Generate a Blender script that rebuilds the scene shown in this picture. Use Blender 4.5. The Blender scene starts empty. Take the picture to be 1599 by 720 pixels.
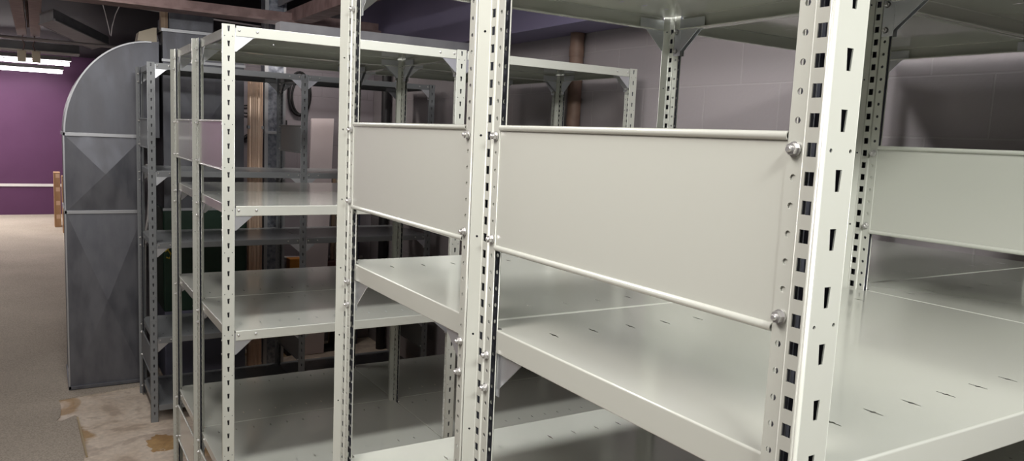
import bpy, bmesh, math, random
from mathutils import Vector, Matrix, geometry
IN = 0.0254
FZ = -78.2                      # floor level in survey inches (camera survey datum)
rnd = random.Random(7)
C = bpy.context.scene.collection
sc = bpy.context.scene

# ------------------------------------------------------------------ helpers
class MB:
    """collects geometry in inches (x, y, z), z in survey inches unless local"""
    def __init__(s): s.v = []; s.f = []; s.sm = []
    def face(s, pts, smooth=False):
        n = len(s.v); s.v += [tuple(p) for p in pts]; s.f.append(tuple(range(n, n + len(pts)))); s.sm.append(smooth)
    def grid(s, rows, closed=False, smooth=True):
        n = len(s.v); w = len(rows[0])
        for r in rows: s.v += [tuple(p) for p in r]
        for i in range(len(rows) - 1):
            for j in range(w if closed else w - 1):
                k = (j + 1) % w
                s.f.append((n + i*w + j, n + i*w + k, n + (i+1)*w + k, n + (i+1)*w + j)); s.sm.append(smooth)
    def box(s, a, b, bev=0.0):
        x0, y0, z0 = a; x1, y1, z1 = b
        if bev <= 0:
            P = [(x0,y0,z0),(x1,y0,z0),(x1,y1,z0),(x0,y1,z0),(x0,y0,z1),(x1,y0,z1),(x1,y1,z1),(x0,y1,z1)]
            n = len(s.v); s.v += P
            for q in ((0,3,2,1),(4,5,6,7),(0,1,5,4),(1,2,6,5),(2,3,7,6),(3,0,4,7)):
                s.f.append(tuple(n+i for i in q)); s.sm.append(False)
        else:
            bm = bmesh.new(); bmesh.ops.create_cube(bm, size=1)
            for v in bm.verts: v.co = ((x0+x1)/2 + v.co.x*(x1-x0), (y0+y1)/2 + v.co.y*(y1-y0), (z0+z1)/2 + v.co.z*(z1-z0))
            bmesh.ops.bevel(bm, geom=bm.edges[:], offset=bev, segments=2, affect='EDGES', profile=.5)
            s.bm(bm)
    def bm(s, bm, smooth=False):
        bm.verts.index_update(); n = len(s.v); s.v += [tuple(v.co) for v in bm.verts]
        for f in bm.faces: s.f.append(tuple(n + v.index for v in f.verts)); s.sm.append(smooth)
        bm.free()
    def tube(s, path, r, seg=10, caps=True, smooth=True):
        path = [Vector(p) for p in path]; rows = []; up = Vector((0.13, .21, 1)).normalized()
        for i, p in enumerate(path):
            d = (path[min(i+1, len(path)-1)] - path[max(i-1, 0)]).normalized()
            a = d.cross(up)
            if a.length < .05: a = d.cross(Vector((1, 0, 0)))
            a.normalize(); b = d.cross(a).normalized(); rr = r[i] if isinstance(r, (list, tuple)) else r
            rows.append([p + a*rr*math.cos(t*math.tau/seg) + b*rr*math.sin(t*math.tau/seg) for t in range(seg)])
        s.grid(rows, True, smooth)
        if caps: s.face(rows[0][::-1]); s.face(rows[-1])
    def cyl(s, c0, c1, r, seg=12, smooth=True, caps=True): s.tube([c0, c1], r, seg, caps, smooth)
    def prism(s, poly, axis, a, b):
        """extrude a polygon (u,v) along axis between a and b"""
        def P(u, v, t): return {'x': (t, u, v), 'y': (u, t, v), 'z': (u, v, t)}[axis]
        A = [P(u, v, a) for u, v in poly]; B = [P(u, v, b) for u, v in poly]
        s.face(A[::-1]); s.face(B)
        for i in range(len(poly)):
            j = (i+1) % len(poly); s.face([A[i], A[j], B[j], B[i]])
    def mesh(s, name, mat, org=(0, 0, FZ), weld=False):
        me = bpy.data.meshes.new(name)
        ox, oy, oz = org
        me.from_pydata([((x-ox)*IN, (y-oy)*IN, (z-oz)*IN) for x, y, z in s.v], [], s.f)
        me.polygons.foreach_set('use_smooth', s.sm)
        if weld:
            bm = bmesh.new(); bm.from_mesh(me); bmesh.ops.remove_doubles(bm, verts=bm.verts[:], dist=1e-5)
            bmesh.ops.recalc_face_normals(bm, faces=bm.faces[:]); bm.to_mesh(me); bm.free()
        me.materials.append(mat); me.update()
        return me

def W(x, y, z): return Vector((x*IN, y*IN, (z - FZ)*IN))
def link(name, me, parent=None, loc=None):
    o = bpy.data.objects.new(name, me); C.objects.link(o)
    if parent: o.parent = parent
    if loc is not None: o.location = loc
    return o
def tag(o, label, cat, group=None, kind=None):
    o['label'] = label; o['category'] = cat
    if group: o['group'] = group
    if kind: o['kind'] = kind
    return o
def thing(name, label, cat, org, group=None):
    o = bpy.data.objects.new(name, None); C.objects.link(o); o.location = W(*org); o.empty_display_size = .1
    return tag(o, label, cat, group)
def single(name, mb, mat, org, label, cat, group=None, weld=False):
    return tag(link(name, mb.mesh(name, mat, org, weld), None, W(*org)), label, cat, group)
def struct(name, mb, mat):
    o = link(name, mb.mesh(name, mat)); o['kind'] = 'structure'; return o
def solid(o, t, off=-1):
    m = o.modifiers.new('thickness', 'SOLIDIFY'); m.thickness = t*IN; m.offset = off; return o

# ------------------------------------------------------------------ materials
def mat(name, col, rough=.5, metal=0., spec=.5, build=None, emit=None):
    m = bpy.data.materials.new(name); m.use_nodes = True; nt = m.node_tree; b = nt.nodes['Principled BSDF']
    b.inputs['Base Color'].default_value = (*col, 1); b.inputs['Roughness'].default_value = rough
    b.inputs['Metallic'].default_value = metal; b.inputs['Specular IOR Level'].default_value = spec
    if emit:
        b.inputs['Emission Color'].default_value = (*emit[0], 1); b.inputs['Emission Strength'].default_value = emit[1]
    if build: build(nt, b)
    return m
def N(nt, t, **kw):
    n = nt.nodes.new(t)
    for k, v in kw.items():
        if k in n.inputs: n.inputs[k].default_value = v
        else: setattr(n, k, v)
    return n
def pos_in(nt):
    g = N(nt, 'ShaderNodeNewGeometry'); m = N(nt, 'ShaderNodeVectorMath', operation='SCALE'); m.inputs['Scale'].default_value = 1/IN
    nt.links.new(g.outputs['Position'], m.inputs[0]); return m.outputs[0]
def obj_in(nt):
    g = N(nt, 'ShaderNodeTexCoord'); m = N(nt, 'ShaderNodeVectorMath', operation='SCALE'); m.inputs['Scale'].default_value = 1/IN
    nt.links.new(g.outputs['Object'], m.inputs[0]); return m.outputs[0]
def ramp(nt, fac, stops):
    r = N(nt, 'ShaderNodeValToRGB'); e = r.color_ramp.elements
    while len(e) < len(stops): e.new(.5)
    for i, (p, c) in enumerate(stops): e[i].position = p; e[i].color = (*c, 1)
    nt.links.new(fac, r.inputs[0]); return r.outputs[0]
def noise_col(scale, lo, hi, detail=4, stretch=(1, 1, 1), a=.35, b=.65, bump=0., rough=None):
    def f(nt, bs):
        p = obj_in(nt); mp = N(nt, 'ShaderNodeMapping'); mp.inputs['Scale'].default_value = stretch; nt.links.new(p, mp.inputs[0])
        n = N(nt, 'ShaderNodeTexNoise'); n.inputs['Scale'].default_value = scale; n.inputs['Detail'].default_value = detail
        nt.links.new(mp.outputs[0], n.inputs['Vector'])
        nt.links.new(ramp(nt, n.outputs['Fac'], [(a, lo), (b, hi)]), bs.inputs['Base Color'])
        if bump:
            bp = N(nt, 'ShaderNodeBump'); bp.inputs['Strength'].default_value = bump; bp.inputs['Distance'].default_value = .004
            nt.links.new(n.outputs['Fac'], bp.inputs['Height']); nt.links.new(bp.outputs[0], bs.inputs['Normal'])
        if rough:
            nt.links.new(ramp(nt, n.outputs['Fac'], [(a, (rough[0],)*3), (b, (rough[1],)*3)]), bs.inputs['Roughness'])
    return f
PAINT = mat('white_powder_coat', (.485, .50, .45), .2, 0, .5)
PAINT.node_tree.nodes['Principled BSDF'].inputs['Coat Weight'].default_value = .8; PAINT.node_tree.nodes['Principled BSDF'].inputs['Coat Roughness'].default_value = .1
DIMGREY = mat('dimmed_grey_enamel', (.23, .245, .255), .3, 0, .5)  # grey of the farthest run, darkened so its shade sits in the colour
INNERSHADE = mat('post_inside_shade', (.10, .105, .13), .5, .3)  # inner post faces coloured dark to give the shade seen through the holes
ZINC = mat('zinc_plate', (.72, .74, .78), .32, .85)
BOLT = mat('bright_zinc_bolt', (.62, .62, .61), .28, .75)
DIMDECK = mat('far_ceiling_dimmed', (.06, .055, .085), .75, build=noise_col(.02, (.016, .014, .021), (.022, .019, .028)))  # far half of the ceiling, colour cut down to stand in for shade
LIFTDECK = mat('near_ceiling_lightened', (.12, .11, .17), .75, build=noise_col(.02, (.2, .18, .29), (.25, .225, .34)))  # near half of the same ceiling, colour raised in place of missing light
def block_wall(c1, c2, mort, axis):
    def f(nt, bs):
        p = pos_in(nt); s = N(nt, 'ShaderNodeSeparateXYZ'); nt.links.new(p, s.inputs[0])
        cb = N(nt, 'ShaderNodeCombineXYZ'); ad = N(nt, 'ShaderNodeMath', operation='ADD'); ad.inputs[1].default_value = -(5.4 - FZ) % 8
        nt.links.new(s.outputs[axis], cb.inputs[0]); nt.links.new(s.outputs[2], ad.inputs[0]); nt.links.new(ad.outputs[0], cb.inputs[1])
        ad2 = N(nt, 'ShaderNodeMath', operation='ADD'); ad2.inputs[1].default_value = 5.8; nt.links.new(s.outputs[axis], ad2.inputs[0]); nt.links.new(ad2.outputs[0], cb.inputs[0])
        b = N(nt, 'ShaderNodeTexBrick'); b.offset = .5; b.squash = 1
        for k, v in (('Scale', 1), ('Brick Width', 16), ('Row Height', 8), ('Mortar Size', .16), ('Mortar Smooth', .6), ('Bias', 0)): b.inputs[k].default_value = v
        b.inputs['Color1'].default_value = (*c1, 1); b.inputs['Color2'].default_value = (*c2, 1); b.inputs['Mortar'].default_value = (*mort, 1)
        nt.links.new(cb.outputs[0], b.inputs['Vector']); nt.links.new(b.outputs['Color'], bs.inputs['Base Color'])
        n = N(nt, 'ShaderNodeTexNoise'); n.inputs['Scale'].default_value = 1.2; n.inputs['Detail'].default_value = 6; nt.links.new(p, n.inputs['Vector'])
        m = N(nt, 'ShaderNodeMath', operation='MULTIPLY_ADD'); m.inputs[1].default_value = -1.2; nt.links.new(b.outputs['Fac'], m.inputs[0]); nt.links.new(n.outputs['Fac'], m.inputs[2])
        bp = N(nt, 'ShaderNodeBump'); bp.inputs['Strength'].default_value = .35; bp.inputs['Distance'].default_value = .003
        nt.links.new(m.outputs[0], bp.inputs['Height']); nt.links.new(bp.outputs[0], bs.inputs['Normal'])
    return f
WALLR = mat('painted_block_right', (.3, .28, .3), .6, build=block_wall((.30, .275, .285), (.29, .266, .277), (.335, .31, .32), 1))
WALLB = mat('painted_block_back', (.3, .28, .3), .6, build=block_wall((.33, .295, .32), (.32, .285, .31), (.29, .26, .28), 0))
PURPLE = mat('purple_wall_paint', (.12, .035, .13), .6, build=noise_col(.05, (.085, .025, .08), (.095, .03, .09)))
PLAIN = mat('grey_wall_paint', (.35, .32, .34), .7, build=noise_col(.05, (.33, .3, .32), (.37, .34, .36)))
def concrete(nt, bs):
    p = pos_in(nt)
    n1 = N(nt, 'ShaderNodeTexNoise'); n1.inputs['Scale'].default_value = .055; n1.inputs['Detail'].default_value = 6; n1.inputs['Roughness'].default_value = .55; n1.inputs['Distortion'].default_value = .6
    n2 = N(nt, 'ShaderNodeTexNoise'); n2.inputs['Scale'].default_value = .8; n2.inputs['Detail'].default_value = 8
    n3 = N(nt, 'ShaderNodeTexNoise'); n3.inputs['Scale'].default_value = .03; n3.inputs['Detail'].default_value = 5; n3.inputs['Distortion'].default_value = 1.2
    for n in (n1, n2, n3): nt.links.new(p, n.inputs['Vector'])
    c1 = ramp(nt, n1.outputs['Fac'], [(.38, (.52, .42, .33)), (.43, (.68, .57, .46)), (.55, (.76, .66, .55)), (.585, (.60, .50, .41)), (.66, (.54, .45, .37))])
    c3 = ramp(nt, n3.outputs['Fac'], [(.56, (1, 1, 1)), (.60, (.62, .47, .28))])
    c2 = ramp(nt, n2.outputs['Fac'], [(.3, (.84, .84, .84)), (.7, (1.08, 1.08, 1.08))])
    m = N(nt, 'ShaderNodeMix', data_type='RGBA', blend_type='MULTIPLY'); m.inputs[0].default_value = 1
    nt.links.new(c1, m.inputs[6]); nt.links.new(c2, m.inputs[7])
    m2 = N(nt, 'ShaderNodeMix', data_type='RGBA', blend_type='MULTIPLY'); m2.inputs[0].default_value = 1
    nt.links.new(m.outputs[2], m2.inputs[6]); nt.links.new(c3, m2.inputs[7])
    vm = N(nt, 'ShaderNodeVectorMath', operation='SUBTRACT'); vm.inputs[1].default_value = (-.2, 168.8, 0); nt.links.new(p, vm.inputs[0])
    vs = N(nt, 'ShaderNodeVectorMath', operation='MULTIPLY'); vs.inputs[1].default_value = (.26, .17, 0); nt.links.new(vm.outputs[0], vs.inputs[0])
    vl = N(nt, 'ShaderNodeVectorMath', operation='LENGTH'); nt.links.new(vs.outputs[0], vl.inputs[0])
    n4 = N(nt, 'ShaderNodeTexNoise'); n4.inputs['Scale'].default_value = .35; n4.inputs['Detail'].default_value = 5; nt.links.new(p, n4.inputs['Vector'])
    sm = N(nt, 'ShaderNodeMath', operation='MULTIPLY_ADD'); sm.inputs[1].default_value = 1.6; nt.links.new(n4.outputs['Fac'], sm.inputs[0]); nt.links.new(vl.outputs['Value'], sm.inputs[2])
    lt = N(nt, 'ShaderNodeMath', operation='LESS_THAN'); lt.inputs[1].default_value = 1.62; nt.links.new(sm.outputs[0], lt.inputs[0])
    m3 = N(nt, 'ShaderNodeMix', data_type='RGBA', blend_type='MULTIPLY'); nt.links.new(lt.outputs[0], m3.inputs[0])
    nt.links.new(m2.outputs[2], m3.inputs[6]); m3.inputs[7].default_value = (.68, .50, .27, 1)
    nt.links.new(m3.outputs[2], bs.inputs['Base Color'])
    bp = N(nt, 'ShaderNodeBump'); bp.inputs['Strength'].default_value = .2; bp.inputs['Distance'].default_value = .004
    nt.links.new(n2.outputs['Fac'], bp.inputs['Height']); nt.links.new(bp.outputs[0], bs.inputs['Normal'])
CONC = mat('stained_concrete', (.5, .43, .35), .55, build=concrete)
def carpet_nodes(nt, bs):
    p = pos_in(nt)
    n1 = N(nt, 'ShaderNodeTexNoise'); n1.inputs['Scale'].default_value = 3; n1.inputs['Detail'].default_value = 6
    n2 = N(nt, 'ShaderNodeTexNoise'); n2.inputs['Scale'].default_value = .03; n2.inputs['Detail'].default_value = 5
    nt.links.new(p, n1.inputs['Vector']); nt.links.new(p, n2.inputs['Vector'])
    a = ramp(nt, n2.outputs['Fac'], [(.3, (.42, .37, .31)), (.7, (.5, .445, .375))])
    b = ramp(nt, n1.outputs['Fac'], [(.3, (.72, .72, .72)), (.7, (1.2, 1.2, 1.2))])
    m = N(nt, 'ShaderNodeMix', data_type='RGBA', blend_type='MULTIPLY'); m.inputs[0].default_value = 1
    nt.links.new(a, m.inputs[6]); nt.links.new(b, m.inputs[7]); nt.links.new(m.outputs[2], bs.inputs['Base Color'])
    bp = N(nt, 'ShaderNodeBump'); bp.inputs['Strength'].default_value = .5; bp.inputs['Distance'].default_value = .004
    nt.links.new(n1.outputs['Fac'], bp.inputs['Height']); nt.links.new(bp.outputs[0], bs.inputs['Normal'])
CARPET = mat('worn_carpet', (.33, .3, .27), .95, 0, .1, carpet_nodes)
GALV = mat('galvanised_duct', (.24, .245, .265), .5, .55, build=noise_col(.35, (.125, .13, .15), (.18, .185, .205), 5, stretch=(1, 1, .35), rough=(.42, .6)))
GALV2 = mat('galvanised_column', (.24, .26, .30), .42, .75, build=noise_col(.9, (.15, .165, .2), (.33, .35, .4), 5, rough=(.3, .5)))
GALVTRIM = mat('galvanised_flange', (.42, .43, .45), .4, .6)
COPPER = mat('copper_sheet', (.72, .5, .36), .33, .25, build=noise_col(.12, (.68, .44, .3), (.82, .62, .48), 4, stretch=(1, 1, .4)))
STEELBROWN = mat('primed_brown_steel', (.16, .105, .10), .6, build=noise_col(.3, (.2, .13, .125), (.31, .215, .205)))
GREYPAINT = mat('grey_steel_paint', (.13, .13, .14), .55, build=noise_col(.2, (.24, .24, .26), (.3, .3, .32)))
PALEPIPE = mat('pale_conduit', (.5, .46, .46), .45, .2)
WHITEP = mat('white_plastic', (.7, .68, .66), .4)
BLACK = mat('black_iron', (.012, .011, .013), .5)
RUBBER = mat('black_rubber', (.015, .015, .016), .55)
GREEN = mat('dark_green_enamel', (.012, .045, .026), .4, build=noise_col(.2, (.01, .038, .022), (.015, .052, .03)))
BLUEG = mat('blue_grey_enamel', (.16, .17, .24), .5)
YELLOW = mat('yellow_paint', (.55, .42, .04), .5)
CREAM = mat('cream_paint', (.75, .66, .5), .5)
CARD = mat('brown_cardboard', (.42, .25, .13), .8, build=noise_col(.4, (.38, .22, .11), (.47, .29, .155), stretch=(1, 1, .2)))
TAPE = mat('pale_packing_tape', (.7, .5, .34), .4)
WOOD = mat('pale_wood', (.42, .3, .2), .6, build=noise_col(.6, (.34, .23, .15), (.5, .37, .25), stretch=(3, 3, .1)))
ORANGE = mat('orange_carton', (.55, .22, .035), .6)
DKRED = mat('dark_red_steel', (.10, .03, .03), .5)
BOARD = mat('pinkish_white_board', (.62, .52, .53), .6, build=noise_col(.1, (.74, .64, .65), (.8, .7, .71)))
NAVY = mat('navy_panel', (.05, .05, .095), .6)
BRASS = mat('brass_strip', (.6, .48, .28), .35, .6)
TUBE = mat('lit_fluorescent_tube', (1, 1, 1), .4, emit=((1, .93, .95), 22))

# ------------------------------------------------------------------ shelving parts (local inches: front at y=0, floor at z=0)
PH = 86.8
SH = 1.42
def cells(mb, p0, p1, zlist, pitch, hole, hy, ztop):
    """a strip from plan point p0 to p1; holes centred at each z in zlist, each in a cell pitch tall; plain above and below"""
    (x0, y0), (x1, y1) = p0, p1; w = math.hypot(x1-x0, y1-y0)
    def P(u, z): t = u/w; return (x0 + (x1-x0)*t, y0 + (y1-y0)*t, z)
    lo = zlist[0] - pitch/2; hi = zlist[-1] + pitch/2
    def plain(a, b):
        if b > a + 1e-4: mb.face([P(0, a), P(w, a), P(w, b), P(0, b)])
    plain(0, lo); plain(min(hi, ztop), ztop)
    for z in zlist:
        a, b = z - pitch/2, min(z + pitch/2, ztop)
        H = [(u + hy, z + v) for u, v in hole]
        if len(H) == 4:
            O = [(0, a), (w, a), (w, b), (0, b)]
        else:
            O = [(w, z), (w, b), (hy, b), (0, b), (0, z), (0, a), (hy, a), (w, a)]
        n = len(H)
        for i in range(n):
            j = (i+1) % n; mb.face([P(*O[i]), P(*O[j]), P(*H[j]), P(*H[i])])
def make_post_mesh():
    mb = MB()
    circ = lambda r, n=8: [(r*math.cos(i*math.tau/n), r*math.sin(i*math.tau/n)) for i in range(n)]
    rows = [.2 + i for i in range(1, 86)]
    keyz = [.2 + i for i in range(2, 87, 2)]
    tiny = [.2 + i for i in range(1, 86, 6)]
    key = [(-.105, -.37), (.105, -.37), (.165, .37), (-.165, .37)]
    sq = [(-.19, -.24), (.19, -.24), (.19, .24), (-.19, .24)]
    # front web: centre column with keyholes, side columns with the small bolt holes
    cells(mb, (-.32, 0), (.32, 0), keyz, 2, key, .32, PH)
    cells(mb, (.32, 0), (.75, 0), tiny, 6, circ(.075), .2, PH)
    cells(mb, (-.75, 0), (-.32, 0), tiny, 6, circ(.075), .23, PH)
    for s in (1, -1):
        def strip(p0, p1, zl, pitch, hole, hy):
            q0, q1 = ((p0[0]*s, p0[1]), (p1[0]*s, p1[1]))
            if s == 1: cells(mb, q0, q1, zl, pitch, hole, hy, PH)
            else:
                w = math.hypot(p1[0]-p0[0], p1[1]-p0[1]); cells(mb, q1, q0, zl, pitch, hole, w-hy, PH)
        def plain(pts, smooth=True):
            pts = [(x*s, y) for x, y in pts]
            if s == -1: pts = pts[::-1]
            mb.grid([[(x, y, 0) for x, y in pts], [(x, y, PH) for x, y in pts]], False, smooth)
        plain([(.75, 0), (.81, .016), (.854, .06), (.87, .12)])
        strip((.87, .12), (.34, .56), tiny, 6, circ(.075), .40)
        plain([(.34, .56), (.32, .60), (.32, .66)])
        strip((.32, .66), (.32, 1.22), rows, 1, sq, .245)
        plain([(.32, 1.22), (.31, 1.25), (.25, 1.30), (.24, 1.33)])
        strip((.24, 1.33), (.24, 1.97), rows, 1, circ(.125), .31)
        plain([(.24, 1.97), (.20, 1.99), (.15, 1.97)])
    me = mb.mesh('post', PAINT, (0, 0, 0)); me.materials.append(INNERSHADE); return me
def in_poly(x, y, P):
    c = False; n = len(P)
    for i in range(n):
        (x0, y0), (x1, y1) = P[i], P[(i+1) % n]
        if (y0 > y) != (y1 > y) and x < (x1-x0)*(y-y0)/(y1-y0) + x0: c = not c
    return c
def make_shelf_mesh(L, D, slot_rows):
    mb = MB(); e = .06; r = .1
    outer = [(1.0, .04+r), (L-1.0, .04+r), (L-1.0, .6), (L-.46, .8), (L-.46, 2.12), (L-e-r, 2.12),
             (L-e-r, D-2.12), (L-.46, D-2.12), (L-.46, D-.8), (L-1.0, D-.6), (L-1.0, D-.04-r), (1.0, D-.04-r),
             (1.0, D-.6), (.46, D-.8), (.46, D-2.12), (e+r, D-2.12), (e+r, 2.12), (.46, 2.12), (.46, .8), (1.0, .6)]
    holes = []
    for sy in slot_rows:
        k = 0; x = 2.6
        while x < L - 2:
            holes.append([(x-.045, sy-.47), (x+.02, sy-.47), (x+.05, sy-.12), (x+.12, sy-.06), (x+.12, sy+.03), (x+.05, sy+.07), (x+.045, sy+.47), (x-.02, sy+.47), (x-.05, sy+.12), (x-.12, sy+.06), (x-.12, sy-.03), (x-.05, sy-.07)])
            x += 2.9
    V = [Vector(p) for p in outer]; E = [(i, (i+1) % len(outer)) for i in range(len(outer))]
    for h in holes:
        n = len(V); V += [Vector(p) for p in h]; E += [(n+i, n+(i+1) % len(h)) for i in range(len(h))]
    # interior helper points keep the triangles well shaped
    vo, eo, fo, _, _, _ = geometry.delaunay_2d_cdt(V, E, [], 0, 1e-6)
    hb = [(min(p[0] for p in h), max(p[0] for p in h), min(p[1] for p in h), max(p[1] for p in h), h) for h in holes]
    n0 = len(mb.v); mb.v += [(v.x, v.y, 0) for v in vo]
    for f in fo:
        cx = sum(vo[i].x for i in f)/len(f); cy = sum(vo[i].y for i in f)/len(f)
        if not in_poly(cx, cy, outer): continue
        if any(a <= cx <= b and c <= cy <= d and in_poly(cx, cy, h) for a, b, c, d, h in hb): continue
        mb.f.append(tuple(n0+i for i in f)); mb.sm.append(False)
    arc = [(r*(1-math.sin(t)), -r*(1-math.cos(t))) for t in (0, .4, .8, 1.2, math.pi/2)]   # (inset from skirt, z)
    def skirt(a, b, nx, ny):
        """skirt along a..b; (nx, ny) is the outward direction"""
        prof = [(r - i0, z) for i0, z in [(arc_i[0], arc_i[1]) for arc_i in arc]]  # 0..r outward from plate edge
        prof += [(r, -SH + .06), (r - .02, -SH + .02), (r - .06, -SH), (r - .55, -SH), (r - .58, -SH + .1)]
        rows = [[(p[0] + nx*o, p[1] + ny*o, z) for o, z in prof] for p in (a, b)]
        mb.grid(rows, False, False)
        n = len(prof) - 1
        for i in range(4): mb.sm[-n + i] = True
    skirt((1.0, .04+r), (L-1.0, .04+r), 0, -1); skirt((1.0, D-.04-r), (L-1.0, D-.04-r), 0, 1)
    skirt((e+r, 2.12), (e+r, D-2.12), -1, 0); skirt((L-e-r, 2.12), (L-e-r, D-2.12), 1, 0)
    return mb.mesh('shelf', PAINT, (0, 0, 0))
def make_panel_meshes(D, h):
    """local: x = 0 stem centre plane, y 0..D, z 0 (bottom tube centre) .. h"""
    a = MB(); a.box((-.17, 1.45, .1), (-.12, D-1.45, h-.1))
    tubes = []
    for z in (0, h):
        t = MB(); n = 14; ys = (2.0, D-2.0)
        outer = [[(-.17 + .17*math.cos(i*math.tau/n), y, z + .17*math.sin(i*math.tau/n)) for i in range(n)] for y in ys]
        t.grid(outer, True, True)
        for sgn, y in ((-1, ys[0]), (1, ys[1])):
            inner = [(-.17 + .125*math.cos(i*math.tau/n), y, z + .125*math.sin(i*math.tau/n)) for i in range(n)]
            deep = [(-.17 + .125*math.cos(i*math.tau/n), y - sgn*.8, z + .125*math.sin(i*math.tau/n)) for i in range(n)]
            ring = outer[0] if sgn < 0 else outer[1]
            t.grid([ring, inner, deep], True, False)
        tubes.append(t.mesh('rolled_edge', PAINT, (0, 0, 0)))
    return a.mesh('side_panel', PAINT, (0, 0, 0)), tubes
def make_bracket_mesh(sx, sy):
    """corner bracket under a shelf; local origin at the shelf's corner, z 0 = shelf top; sx, sy give the inward directions"""
    mb = MB()
    t = .05
    def xz(poly, y):
        mb.prism([(x*sx, z) for x, z in poly], 'y', y*sy, (y+t)*sy)
    def yz(poly, x):
        mb.prism([(y*sy, z) for y, z in poly], 'x', x*sx, (x+t)*sx)
    xz([(.9, -.3), (4.2, -.3), (4.2, -1.35), (3.3, -1.5), (1.05, -3.5), (.9, -3.5)], .16)
    yz([(2.05, -.3), (5.6, -.3), (5.6, -1.35), (4.7, -1.5), (2.3, -3.6), (2.05, -3.6)], .24)
    yz([(1.35, -1.3), (2.3, -1.3), (2.3, -4.1), (1.35, -4.1)], .27)
    return mb.mesh('corner_bracket', ZINC, (0, 0, 0))
def make_nut_mesh(dx, dy):
    """flange nut and bolt end, pointing along (dx, dy)"""
    mb = MB()
    d = Vector((dx, dy, 0)); p = lambda t: tuple(d*t)
    mb.cyl(p(0), p(.05), .27, 16); mb.tube([p(.05), p(.24)], .22, 6, True, False); mb.tube([p(.24), p(.36), p(.39)], [.115, .115, .085], 10)
    return mb.mesh('nut', BOLT, (0, 0, 0))
def make_dome_mesh(dx, dy):
    mb = MB(); d = Vector((dx, dy, 0)); p = lambda t: tuple(d*t)
    mb.tube([p(0), p(.05), p(.1), p(.13)], [.2, .19, .13, .05], 12)
    return mb.mesh('bolt', BOLT, (0, 0, 0))

L, D = 36.0, 24.0
POST = make_post_mesh()
BR = {(sx, sy): make_bracket_mesh(sx, sy) for sx in (1, -1) for sy in (1, -1)}
NUT = make_nut_mesh(-1, 0); DOMEF = make_dome_mesh(0, -1)
PANEL, PTUBES = make_panel_meshes(D, 6.95)
def shelving_run(label, org, levels, slots, panels, nbays=2, group=None, paint=None):
    """org: survey position of the front-left post's outer face centre on the floor; levels are heights of shelf tops above the floor"""
    root = thing('shelving_unit', label, 'shelving', (*org, FZ), group)
    I = lambda x, y, z: Vector((x*IN, y*IN, z*IN))
    for i in range(nbays + 1):
        for back in (0, 1):
            o = link('post', POST, root, I(i*L, D if back else 0, 0))
            if back: o.rotation_euler.z = math.pi
            solid(o, .055)
            o.modifiers['thickness'].material_offset = 1; o.modifiers['thickness'].material_offset_rim = 0
    smesh = make_shelf_mesh(L, D, slots)
    for b in range(nbays):
        for z in levels:
            s = link('shelf', smesh, root, I(b*L, 0, z))
            for sx in (1, -1):
                for sy in (1, -1):
                    cx = (b if sx == 1 else b+1)*L; cy = 0 if sy == 1 else D
                    if z > 9: link('corner_bracket', BR[(sx, sy)], s, I(cx - b*L, cy, 0))
            if z > 9:
                for x in (1.4, 3.85, L-3.85, L-1.4):
                    link('bolt', DOMEF, s, I(x, .04, -.62)); 
    zs = [round(z) for z in levels]
    for i in range(nbays + 1):
        for zb in panels:
            p = link('side_panel', PANEL, root, I(i*L, 0, zb))
            for t in PTUBES: link('rolled_edge', t, p)
            for y in (1.64, D-1.64):
                for dz in (.48, 6.48): link('nut', NUT, p, I(-.27, y, dz))
        if i < nbays + 1:
            for z in levels:
                for y in (1.64, D-1.64):
                    for dz in (1.6, 3.6):
                        if z - dz > 2: link('nut', NUT, root, I(i*L - .27, y, z - dz))
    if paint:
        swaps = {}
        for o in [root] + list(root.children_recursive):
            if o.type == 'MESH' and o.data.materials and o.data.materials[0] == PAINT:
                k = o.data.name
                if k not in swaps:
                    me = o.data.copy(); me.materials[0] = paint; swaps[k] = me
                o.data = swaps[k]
    return root
g = .13
LV = [86.7, 61.8, 43.7, 20.9, 4.2]
PN = [66.72, 10.75]
shelving_run('nearest grey-white steel shelving run, its bright slotted front post at the right', (0, 0), LV, (3.1, 19.6), PN)
shelving_run('grey-white steel shelving run standing back to back behind the nearest run', (0, D+g), LV, (2.6, 19.7), PN)
shelving_run('pale steel shelving run across the aisle whose front corner post stands left of centre', (-.2, 95.9), LV, (4.3, 20.5), PN)
shelving_run('grey steel shelving run backing onto the far side of the run across the aisle', (-.2, 95.9+D+g), LV, (4.3, 20.5), PN)
shelving_run('farthest dim grey steel shelving run beside the big sheet metal duct', (0, 182.3), [86.7, 61.6, 44.4, 21.1, 4.2], (4.3, 20.5), PN, paint=DIMGREY)

# ------------------------------------------------------------------ the room
CEIL = 40
m = MB(); m.box((-190, -150, FZ-2), (78, 656, FZ)); struct('floor', m, CONC)
m = MB(); m.box((-190, -150, CEIL), (78, 238, CEIL+2)); struct('ceiling', m, LIFTDECK)
m = MB(); m.box((-190, 238, CEIL), (78, 656, CEIL+2)); struct('ceiling', m, DIMDECK)
m = MB(); m.box((76.5, -150, FZ), (78.5, 655, CEIL)); struct('wall_right', m, WALLR)
m = MB(); m.box((2, 238, FZ), (76.4, 240, 16.2)); struct('wall_back', m, WALLB)
m = MB(); m.box((2, 240, FZ), (4, 655, 16.2)); struct('wall_side', m, PLAIN)
m = MB(); m.box((-190, 655, FZ), (76.4, 657, CEIL)); struct('wall_far', m, PURPLE)
m = MB(); m.box((-192, -150, FZ), (-190, 655, CEIL)); struct('wall_left', m, PLAIN)
m = MB(); m.box((-190, -152, FZ), (76.4, -150, CEIL)); struct('wall_front', m, PLAIN)
m = MB(); m.box((66, -150, 17.5), (76.4, 237.9, CEIL-.05)); struct('trim_1', m, LIFTDECK)
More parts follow.
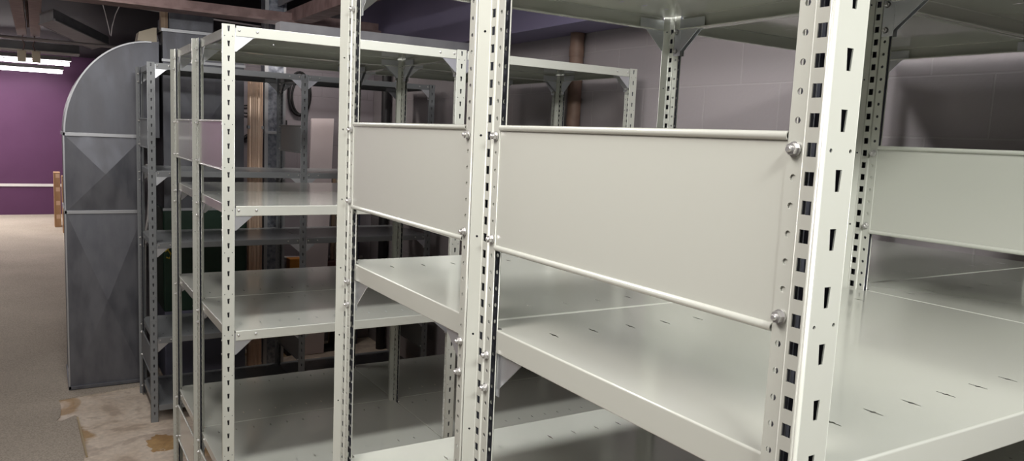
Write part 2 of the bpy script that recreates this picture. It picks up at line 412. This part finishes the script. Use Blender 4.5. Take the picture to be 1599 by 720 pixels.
m = MB(); m.box((-190, 654.2, -57), (1.9, 654.9, -55)); struct('trim_2', m, WHITEP)

# carpet with a torn edge, thin cloth over the concrete
edge = [(-16.2, -150), (-16.2, 150), (-15.9, 166)]
r2 = random.Random(3)
for i in range(13): edge.append((-15.7 - .05*i, 168 + i*1.9))
edge += [(-15.9, 193.0), (-16.6, 194.5), (-17.6, 193.6), (-18.6, 192.6), (-19.6, 192.0), (-20.6, 192.6), (-19.7, 195), (-19.5, 199), (-19.4, 204), (-19.8, 208.2)]
for i in range(14): edge.append((-18.5 + i*1.8, 208.4 + i*.33 + r2.uniform(-.15, .15)))
edge += [(6, 213), (6, 237), (1.9, 237.9), (1.9, 654.8), (-189.9, 654.8), (-189.9, -149.9)]
m = MB(); m.prism(edge, 'z', FZ, FZ+.22)
single('carpet', m, CARPET, (-60, 200, FZ), 'grey-beige carpet running to the purple wall, torn off beside the bare concrete', 'carpet')
m = MB(); m.prism([(-15.55, 166.5), (-15.15, 166.5), (-15.9, 192.8), (-16.3, 192.8)], 'z', FZ+.22, FZ+.42)
single('transition_strip', m, BRASS, (-15.8, 180, FZ+.22), 'thin pale metal strip along the cut edge of the carpet', 'floor strip')

# ------------------------------------------------------------------ big duct elbow at left
def duct_elbow():
    root = thing('air_duct', 'big dark sheet metal duct with a rounded shoulder standing on the carpet', 'duct', (-6, 228, FZ))
    y0, y1 = 215.2, 237
    def part(name, mb, mt): return link(name, mb.mesh(name, mt, (-6, 228, FZ)), root)
    arc = [(-16.9 + 20.9*(1-math.cos(t)), -9.5 + 25.6*math.sin(t)) for t in [i*math.pi/2/24 for i in range(25)]]
    poly = [(-16.9, -9.5)] + arc[1:] + [(5.8, 16.3), (5.8, -9.5)]
    m = MB(); m.prism(poly, 'y', y0, y1); part('elbow', m, GALV)
    def crossbreak(z0, z1, nm):
        m = MB(); x0, x1 = -16.9, 1.7; cx, cz = (x0+x1)/2, (z0+z1)/2; d = 1.25
        c = (cx, y0-d, cz)
        A = [(x0, y0, z0), (x1, y0, z0), (x1, y0, z1), (x0, y0, z1)]
        B = [(x0, y1, z0), (x1, y1, z0), (x1, y1, z1), (x0, y1, z1)]
        for i in range(4):
            j = (i+1) % 4; m.face([A[i], A[j], c]); m.face([A[j], A[i], B[i], B[j]])
        m.face(B[::-1]); part(nm, m, GALV)
    crossbreak(-29.7, -9.5, 'duct_section'); crossbreak(FZ+.22, -29.7, 'duct_section')
    for z in (-9.3, -29.7, FZ+.9):
        m = MB(); m.box((-17.25, y0-.5, z-.45), (1.9, y0+.25, z+.45), .06); m.box((-17.25, y0-.5, z-.45), (-16.7, y1, z+.45)); part('flange', m, GALVTRIM if z > -70 else GALV)
    m = MB(); m.box((-17.2, y0-.35, FZ+.25), (-16.85, y0+.15, -9.5)); part('corner_seam', m, GALVTRIM)
    rows = [[(x - .14*math.cos(t), y, z + .14*math.sin(t)) for (x, z), t in zip(arc, [i*math.pi/2/24 for i in range(25)])] for y in (y0-.3, y0+.2)]
    m = MB(); m.grid(rows); 
    rows2 = [[(x + .25*math.cos(t), y0-.3, z - .25*math.sin(t)) for (x, z), t in zip(arc, [i*math.pi/2/24 for i in range(25)])], rows[0]]
    m.grid(rows2); part('curved_seam', m, GALVTRIM)
duct_elbow()
def furnace():
    root = thing('furnace', 'dark green furnace with grey sheet metal plenum behind the farthest shelving', 'furnace', (18, 225, FZ))
    def part(name, mb, mt, par=root): return link(name, mb.mesh(name, mt, (18, 225, FZ)), par)
    y0, y1, x0, x1 = 214.5, 237, 6.7, 28
    m = MB(); z0, z1 = -29, 19.6; c = ((x0+x1)/2, y0-.7, -6)
    A = [(x0, y0, z0), (x1, y0, z0), (x1, y0, 11.5), (x0, y0, 11.5)]
    for i in range(4): m.face([A[i], A[(i+1) % 4], c])
    m.box((x0, y0+.05, z0), (x1, y1, z1)); part('plenum', m, GALV)
    m = MB(); m.box((x0-.4, y0-.6, 19.2), (x1-5, y1, 20)); m.box((x0-.3, y0-.5, 11.2), (x1+.3, y0+.4, 11.9)); part('flange', m, GALVTRIM)
    m = MB(); m.box((x0+1.6, y0+1, 20), (x1-8, y1, 24.6), .3); part('duct_collar', m, GALV)
    m = MB(); m.box((x0-.4, y0-1, -58), (x1+.6, y1, -29), .4); cab = part('cabinet', m, GREEN)
    m = MB(); m.box((x0-.5, y0-1.2, -29.4), (x1+.7, y0-.6, -28.7)); part('trim', m, GALVTRIM)
    m = MB()
    pts = [(8.3, -38.6), (9.1, -38.2), (9.6, -39.2), (8.9, -40.3), (9.6, -41.4), (9.3, -42.8), (8.5, -42.4)]
    m.tube([(x-1.5, y0-1.1, z) for x, z in pts], .24, 6); m.tube([(7.4, y0-1.1, -40.3), (6.6, y0-1.1, -40.8)], .22, 6); part('badge', m, YELLOW, cab)
    m = MB(); m.box((x0-.2, y0-.8, FZ+.22), (x1+.4, y1, -58), .3); part('base', m, BLUEG)
furnace()

# ------------------------------------------------------------------ columns, pipes and things against the back wall
m = MB()
def flute(t):
    return 1.85 + .16*math.cos(12*t)
for zz in (1,):
    rows = [[(31.25 + flute(i*math.tau/96)*math.cos(i*math.tau/96)*1.08, 215 + flute(i*math.tau/96)*math.sin(i*math.tau/96)*.8, z) for i in range(96)] for z in (FZ, 8.9)]
    m.grid(rows, True, True); m.face(rows[1])
root = thing('ribbed_column', 'ribbed copper-coloured metal column with a clamp, behind the farthest shelving', 'column', (31.2, 215, FZ))
link('body', m.mesh('body', COPPER, (31.2, 215, FZ)), root)
m = MB(); m.box((29.0, 214.1, -5.9), (33.5, 215.9, -5.0), .08); link('clamp_band', m.mesh('clamp_band', GALVTRIM, (31.2, 215, FZ)), root)
root = thing('duct_riser', 'square galvanised duct riser beside the copper-coloured column', 'duct', (37.9, 221, FZ))
m = MB(); m.box((35.2, 218, FZ), (40.5, 225, CEIL-.1)); link('riser_body', m.mesh('riser_body', GALV2, (37.9, 221, FZ)), root)
m = MB(); m.box((34.6, 217.6, FZ), (35.6, 218.4, CEIL-.1)); m.box((40.1, 217.6, FZ), (40.75, 218.4, CEIL-.1)); link('seam', m.mesh('seam', GALVTRIM, (37.9, 221, FZ)), root)
m = MB(); m.box((34.7, 217.3, -7.2), (40.8, 225.2, -6.4)); link('band', m.mesh('band', GALVTRIM, (37.9, 221, FZ)), root)
m = MB()
for k, (cx, cz, rx, rz) in enumerate(((50.6, 6, 3.6, 7), (50.9, 5, 2.9, 5.6), (50.2, 5.4, 3.3, 6.2))):
    m.tube([(cx + rx*math.cos(i*math.tau/28), 237.4 - .5*k, cz + rz*math.sin(i*math.tau/28)) for i in range(29)], .36, 8)
single('hanging_cable_coil', m, RUBBER, (50.6, 237, -1), 'coil of black cable hanging on the wall by the galvanised riser', 'cable')
m = MB(); m.tube([(42.6, 236.4, 14), (42.6, 236.4, -47)], .6, 8); m.box((43, 235, -4.4), (46, 237.5, -2.8))
single('black_conduit', m, BLACK, (42.6, 237, 0), 'black pipe with a small bracket on the wall right of the galvanised riser', 'pipe')
m = MB(); m.tube([(28.8, 237, 1.4), (31, 237, .8), (38, 236.8, 1.9)], .22, 6); single('wall_cable', m, RUBBER, (31, 237, 1), 'upper thin black cable crossing the wall behind the copper-coloured column', 'cable', 'thin cables on the back wall')
m = MB(); m.tube([(28.8, 237, -.6), (31, 237, -1.0), (38, 236.8, -1.5)], .22, 6); single('wall_cable', m, RUBBER, (31, 237, 0), 'lower thin black cable crossing the wall behind the copper-coloured column', 'cable', 'thin cables on the back wall')
m = MB(); m.tube([(28.9, 236.4, -11.8), (30.5, 236.4, -10.6), (35, 236.4, -7.6)], .65, 8); single('sloping_pipe', m, BLACK, (30, 237, -11), 'thick black pipe sloping up the wall to the copper-coloured column', 'pipe')
m = MB()
bp = [(50.6, 229), (60.5, 229), (57.3, 223), (47.6, 223)]
def board_prism(pts, t):
    mb = MB(); A = pts; B = [(x, y+t, z) for x, y, z in pts]; mb.face(A[::-1]); mb.face(B)
    for i in range(len(A)): j = (i+1) % len(A); mb.face([A[i], A[j], B[j], B[i]])
    return mb
m = board_prism([(48.4, 224, -78), (55.6, 224, -78), (57.8, 224, 0-1.6), (50.6, 224, -1.9)], 1.0)
single('leaning_board', m, BOARD, (52, 224, FZ), 'tall pinkish white board leaning behind the farthest shelving', 'board')
m = MB(); m.tube([(35.7, 236.4, -32), (35.7, 236.4, -46.5)], .75, 10); root = thing('drain_pipe', 'pale grey drain pipe with a black elbow low on the back wall', 'pipe', (36, 235, -47))
link('vertical_pipe', m.mesh('vertical_pipe', WHITEP, (36, 235, -47)), root)
m = MB(); m.tube([(35.7, 236.4, -46), (35.8, 236.4, -47.1), (36.6, 236.4, -47.7), (38, 236.4, -47.7)], 1.05, 10); link('elbow', m.mesh('elbow', BLACK, (36, 235, -47)), root)
m = MB(); m.tube([(38, 236.8, -47.7), (73, 236.8, -48.9)], .6, 10); link('horizontal_pipe', m.mesh('horizontal_pipe', PALEPIPE, (36, 235, -47)), root)
m = MB(); m.box((44.8, 226, -54.45), (48.8, 230, -46.7), .1); m.box((46.6, 225.95, -54.4), (47.0, 226.1, -46.75)); single('orange_carton', m, ORANGE, (46.8, 228, -54.5), 'small orange carton on the dark bench behind the shelving', 'carton')
m = MB(); m.box((49.2, 226, -54.45), (61.8, 230.5, -50.6), .2); m.box((49.4, 226.2, -50.6), (61.6, 230.3, -48.2), .3)
single('tool_case', m, DKRED, (55, 228, -54.5), 'long dark red case beside the small orange carton', 'case')
m = MB(); m.box((44, 225.5, FZ), (62, 231, -77)); m.box((44.5, 226, -77), (46, 230.5, -55.5)); m.box((60, 226, -77), (61.5, 230.5, -55.5)); m.box((44, 225.5, -55.5), (62, 231, -54.5))
single('low_bench', m, BLACK, (53, 228, FZ), 'dark low bench under the long dark red case', 'bench')
for k, (x, w, col) in enumerate(((61.5, 1.0, WOOD), (62.9, .8, CREAM), (64.2, .9, WOOD))):
    m = board_prism([(x-1.6, 232, FZ), (x-1.6+w, 232, FZ), (x+w, 235, -20-2*k), (x, 235, -20-2*k)], .8)
    single('leaning_plank', m, col, (x, 233, FZ), ['leftmost wooden plank leaning in the dark corner', 'pale cream plank leaning between the two wooden planks', 'right-hand wooden plank next to the navy panel'][k], 'plank', 'planks leaning in the corner')
m = board_prism([(65.2, 231, FZ), (69.6, 231, FZ), (71.0, 234, -22), (67.0, 234, -22)], .8)
single('navy_panel', m, NAVY, (68, 232, FZ), 'dark navy panel leaning in the corner right of the planks', 'panel')
m = MB(); m.tube([(74.7, 222.5, FZ), (74.7, 222.5, 17.4)], 1.5, 14); single('soil_pipe', m, BLACK, (74.7, 222.5, FZ), 'thick black vertical pipe near the room corner', 'pipe')
m = MB(); m.tube([(74.8, 118.4, FZ), (74.8, 118.4, 17.4)], 1.5, 16); m.tube([(74.8, 118.4, 12.5), (74.8, 118.4, 14.6)], 1.62, 16)
BROWNP = mat('brown_pipe_paint', (.16, .10, .075), .6, build=noise_col(.3, (.13, .08, .06), (.19, .12, .09)))
single('brown_pipe', m, BROWNP, (74.8, 118.4, FZ), 'brown vertical pipe on the block wall above the pale shelving', 'pipe')
m = MB(); m.tube([(2.0, 211, -16.5), (2.6, 211, -22), (2.3, 211, -30), (1.4, 211, -36), (1.2, 211.4, -60), (1.2, 211.4, FZ+.25)], .3, 8); single('white_cable', m, WHITEP, (2, 211, -60), 'pale cable hanging beside the edge of the big duct', 'cable')

# ------------------------------------------------------------------ carton stack in the far room
root_org = (-10.5, 548, FZ+.22)
zc = FZ + .22
def carton(x0, x1, y0, h, z, label):
    root = thing('cardboard_carton', label, 'carton', ((x0+x1)/2, y0+6, z), 'cartons stacked in the far room')
    org = ((x0+x1)/2, y0+6, z)
    m = MB(); m.box((x0, y0, z), (x1, y0+12, z+h), .12); link('carton_body', m.mesh('carton_body', CARD, org), root)
    m = MB(); m.box((x0+.3*(x1-x0), y0-.04, z+h*.62), (x1-.1*(x1-x0), y0+.2, z+h*.92)); link('tape', m.mesh('tape', TAPE, org), root)
names = ['bottom', 'second from the bottom', 'third from the bottom', 'top']
for k in range(4): carton(-10.2, -6.4, 543, 9, zc + 9*k, f'brown carton by the purple wall, {names[k]} of the right-hand stack')
for k in range(4): carton(-14.2, -10.4, 575, 9.1, zc + 9.1*k, f'brown carton by the purple wall, {names[k]} of the left-hand stack')

# ------------------------------------------------------------------ overhead: joists, ducts, pipes, lights
def angle_bar(x, y0, y1, z, s, w=3.6):
    mb = MB(); mb.prism([(x, z), (x + s*w, z), (x + s*w, z+.35), (x + s*.35, z+.35), (x + s*.35, z+3.6), (x, z+3.6)], 'y', y0, y1); return mb
root = thing('ceiling_joist', 'brown double-angle steel joist overhead at far left with a cream end', 'joist', (-25, 400, 30))
for s, x in ((-1, -25.6), (1, -24.2)): link('angle_bar', angle_bar(x, 60, 394, 30, s).mesh('angle_bar', STEELBROWN, (-25, 400, 30)), root)
m = MB()
for i in range(9):
    ya, yb = 80 + i*32, 96 + i*32
    m.tube([(-24.9, ya, 31.5), (-24.9, yb, CEIL-.3)], .45, 6); m.tube([(-24.9, yb, CEIL-.3), (-24.9, yb+16, 31.5)], .45, 6)
link('web_rod', m.mesh('web_rod', STEELBROWN, (-25, 400, 30)), root)
for s, x in ((-1, -26.0), (1, -23.9)):
    m = MB(); x1 = x + s*3.3; m.box((min(x, x1), 390, 18.4), (max(x, x1), 392, 23.4), .2); pl = link('hanging_block', m.mesh('hanging_block', CREAM, (-25, 400, 30)), root)
    m = MB(); m.tube([(x+s*1.2, 391, 23.3), (x+s*.5, 391, 26), (x+s*1.4, 391, 28.5), (x+s*1.0, 391, 30.2)], .28, 6); link('hook', m.mesh('hook', STEELBROWN, (-25, 400, 30)), pl)
root = thing('ceiling_joist', 'reddish brown steel joist overhead above the shelving across the aisle', 'joist', (56, 240, 30))
m = angle_bar(38.2, 60, 237, 24, 1, 5); link('angle_bar', m.mesh('angle_bar', STEELBROWN, (56, 240, 30)), root)
m = MB(); m.box((38.2, 60, 30), (38.6, 237, CEIL-.1)); link('web_plate', m.mesh('web_plate', GREYPAINT, (56, 240, 30)), root)
m = MB(); m.tube([(-190+1, 300, 21.6+.25), (5, 237+60, 20.6)], .55, 8); single('pink_conduit', m, PALEPIPE, (-60, 300, 21), 'thin pinkish conduit crossing below the brown joist', 'conduit')
m = MB(); m.box((-189, 398, 23.9), (-5.2, 405, 28), .15); m.box((-189, 396.5, 23.5), (-5.2, 406.5, 24.1)); single('cross_beam', m, GREYPAINT, (-60, 400, 24), 'grey steel cross beam overhead in front of the far lights', 'beam')
m = MB(); m.tube([(-189, 395.6, 23.9), (-5.2, 395.6, 23.9)], .4, 8); single('ceiling_conduit', m, WHITEP, (-60, 395.6, 24), 'thin white conduit running along the grey cross beam', 'conduit')
root = thing('flat_duct', 'grey flat duct slanting overhead toward the rounded duct shoulder', 'duct', (-10, 330, 26))
m = MB(); m.prism([(-17.4, 279), (4.0, 357), (-.5, 387), (-21.1, 297.5)], 'z', 26, 29.6); link('duct_body', m.mesh('duct_body', GREYPAINT, (-10, 330, 26)), root)
m = MB(); m.tube([(-17.2, 278.8, 26.1), (4.2, 356.8, 26.1)], .42, 8); m.tube([(-21.2, 297.6, 26.1), (-.6, 387.1, 26.1)], .3, 8); link('edge_seam', m.mesh('edge_seam', GALVTRIM, (-10, 330, 26)), root)
m = MB(); m.box((-60, 203, 24.2), (63.8, 207, 26.5), .1); m.box((-60, 201, 23.6), (63.8, 209, 24.2)); single('dark_beam', m, STEELBROWN, (0, 205, 24), 'dark brown beam crossing overhead above the big duct', 'beam')
m = MB(); m.tube([(-60, 229.5, 28.6), (-11, 230, 27.2), (8, 230, 26.3), (40, 230, 25)], .3, 8); single('thin_conduit', m, PALEPIPE, (0, 230, 27), 'thin pale conduit high above the rounded duct shoulder', 'conduit')
m = MB(); m.tube([(-6.6, 229.6, 26.8), (-5.9, 229.6, 24), (-5.1, 229.6, 20), (-4.8, 229.6, 18.2)], .12, 6); single('hanger_wire', m, PALEPIPE, (-5, 229.6, 18), 'left-hand hanger wire dangling above the rounded duct shoulder', 'wire', 'dangling hanger wires')
m = MB(); m.tube([(-2.2, 229.6, 26.8), (-3.4, 229.6, 24), (-4.3, 229.6, 20.5), (-4.55, 229.6, 18.0)], .12, 6); single('hanger_wire', m, PALEPIPE, (-4, 229.6, 18), 'right-hand hanger wire dangling above the rounded duct shoulder', 'wire', 'dangling hanger wires')
m = MB(); m.box((6.4, 215, 20.05), (8.1, 218, 26.4), .1); single('wood_block', m, WOOD, (7, 217, 20), 'light brown wood block standing on the plenum corner', 'wood')
m = MB(); m.prism([(1.0, 16.5), (5.8, 16.5), (5.8, 20.4), (4.9, 20.3), (1.4, 18.9)], 'y', 219, 226); single('cardboard_scrap', m, CREAM, (4, 222, 16.4), 'cream cardboard scrap lying on top of the duct shoulder', 'cardboard')
m = MB(); m.box((20, 146, 14.5), (63.8, 150, 16.4), .1); single('ceiling_channel', m, GREYPAINT, (40, 148, 15), 'dark channel hung just above the top shelf across the aisle', 'channel')

def light_fixture(y, z, label):
    root = thing('ceiling_light', label, 'light', (-60, y, z), 'fluorescent lights in the far room')
    m = MB(); m.prism([(y-4, z+2.6), (y-1.5, z+5), (y+1.5, z+5), (y+4, z+2.6)], 'x', -150, -3.5-2); link('housing', m.mesh('housing', WHITEP, (-60, y, z)), root)
    for dy in (-2, 2):
        m = MB(); m.tube([(-148, y+dy, z+1), (-6.5, y+dy, z+1)], .75, 10); link('tube', m.mesh('tube', TUBE, (-60, y, z)), root)
light_fixture(485, 23.2, 'nearer row of lit fluorescent tubes in front of the purple wall')
light_fixture(628, 25.5, 'farther row of lit fluorescent tubes close to the purple wall')

# ------------------------------------------------------------------ lamps and added fills
def area(name, loc, sx, sy, power, col=(1, 1, 1), rot=(0, 0, 0)):
    l = bpy.data.lights.new(name, 'AREA'); l.shape = 'RECTANGLE'; l.size = sx*IN; l.size_y = sy*IN; l.energy = power; l.color = col
    o = bpy.data.objects.new(name, l); C.objects.link(o); o.location = W(*loc); o.rotation_euler = rot; return o
def aim(a, b): return (Vector(b) - Vector(a)).to_track_quat('-Z', 'Y').to_euler()
area('open_side_lamp', (-36, 16, 38), 20, 40, 53, (1, .93, .885), aim((-36, 16, 38), (0, 30, -20)))
area('aisle_lamp_front', (-8, -52, 38), 44, 10, 86, (1, .99, .94), aim((-8, -52, 38), (8, 6, -14)))
area('aisle_lamp_middle', (10, 66, 38), 76, 8, 47, (1, .985, .96))
area('wall_lamp', (42, 215, 20), 24, 5, 6.5, (1, .92, .85))
area('corridor_fill', (-18, 160, 38), 8, 50, 17, (1, .95, .9))  # unseen fill light added to brighten the concrete patch
area('far_room_tubes_and_fill', (-85, 590, 21), 150, 60, 115, (1, .95, .91))
area('far_room_tubes_and_fill', (-110, 330, 38), 60, 8, 36, (1, .96, .92))  # unseen fill light added for the joist, conduit and nearer carpet
w = bpy.data.worlds.new('world'); sc.world = w; w.use_nodes = True
w.node_tree.nodes['Background'].inputs[0].default_value = (.5, .5, .6, 1); w.node_tree.nodes['Background'].inputs[1].default_value = .0

# ------------------------------------------------------------------ camera
cam = bpy.data.cameras.new('camera'); co = bpy.data.objects.new('camera', cam); C.objects.link(co)
cam.sensor_fit = 'HORIZONTAL'; cam.sensor_width = 36; cam.lens = 1199.5/1599*36; cam.clip_start = .05; cam.clip_end = 100
R = Matrix(((0.85160325, 0.02485141, -0.52359748), (-0.52226278, 0.12573267, -0.84346481), (0.04487202, 0.99175284, 0.12005331)))
co.matrix_world = Matrix.Translation(W(-22.85569743, -16.24297684, -5.04358827)) @ R.to_4x4()
sc.camera = co
sc.view_settings.view_transform = 'Standard'; sc.view_settings.look = 'None'; sc.view_settings.gamma = 1; sc.view_settings.use_curve_mapping = False
sc.view_settings.exposure = 0.0
sc.cycles.max_bounces = 8
sc.cycles.use_denoising = True
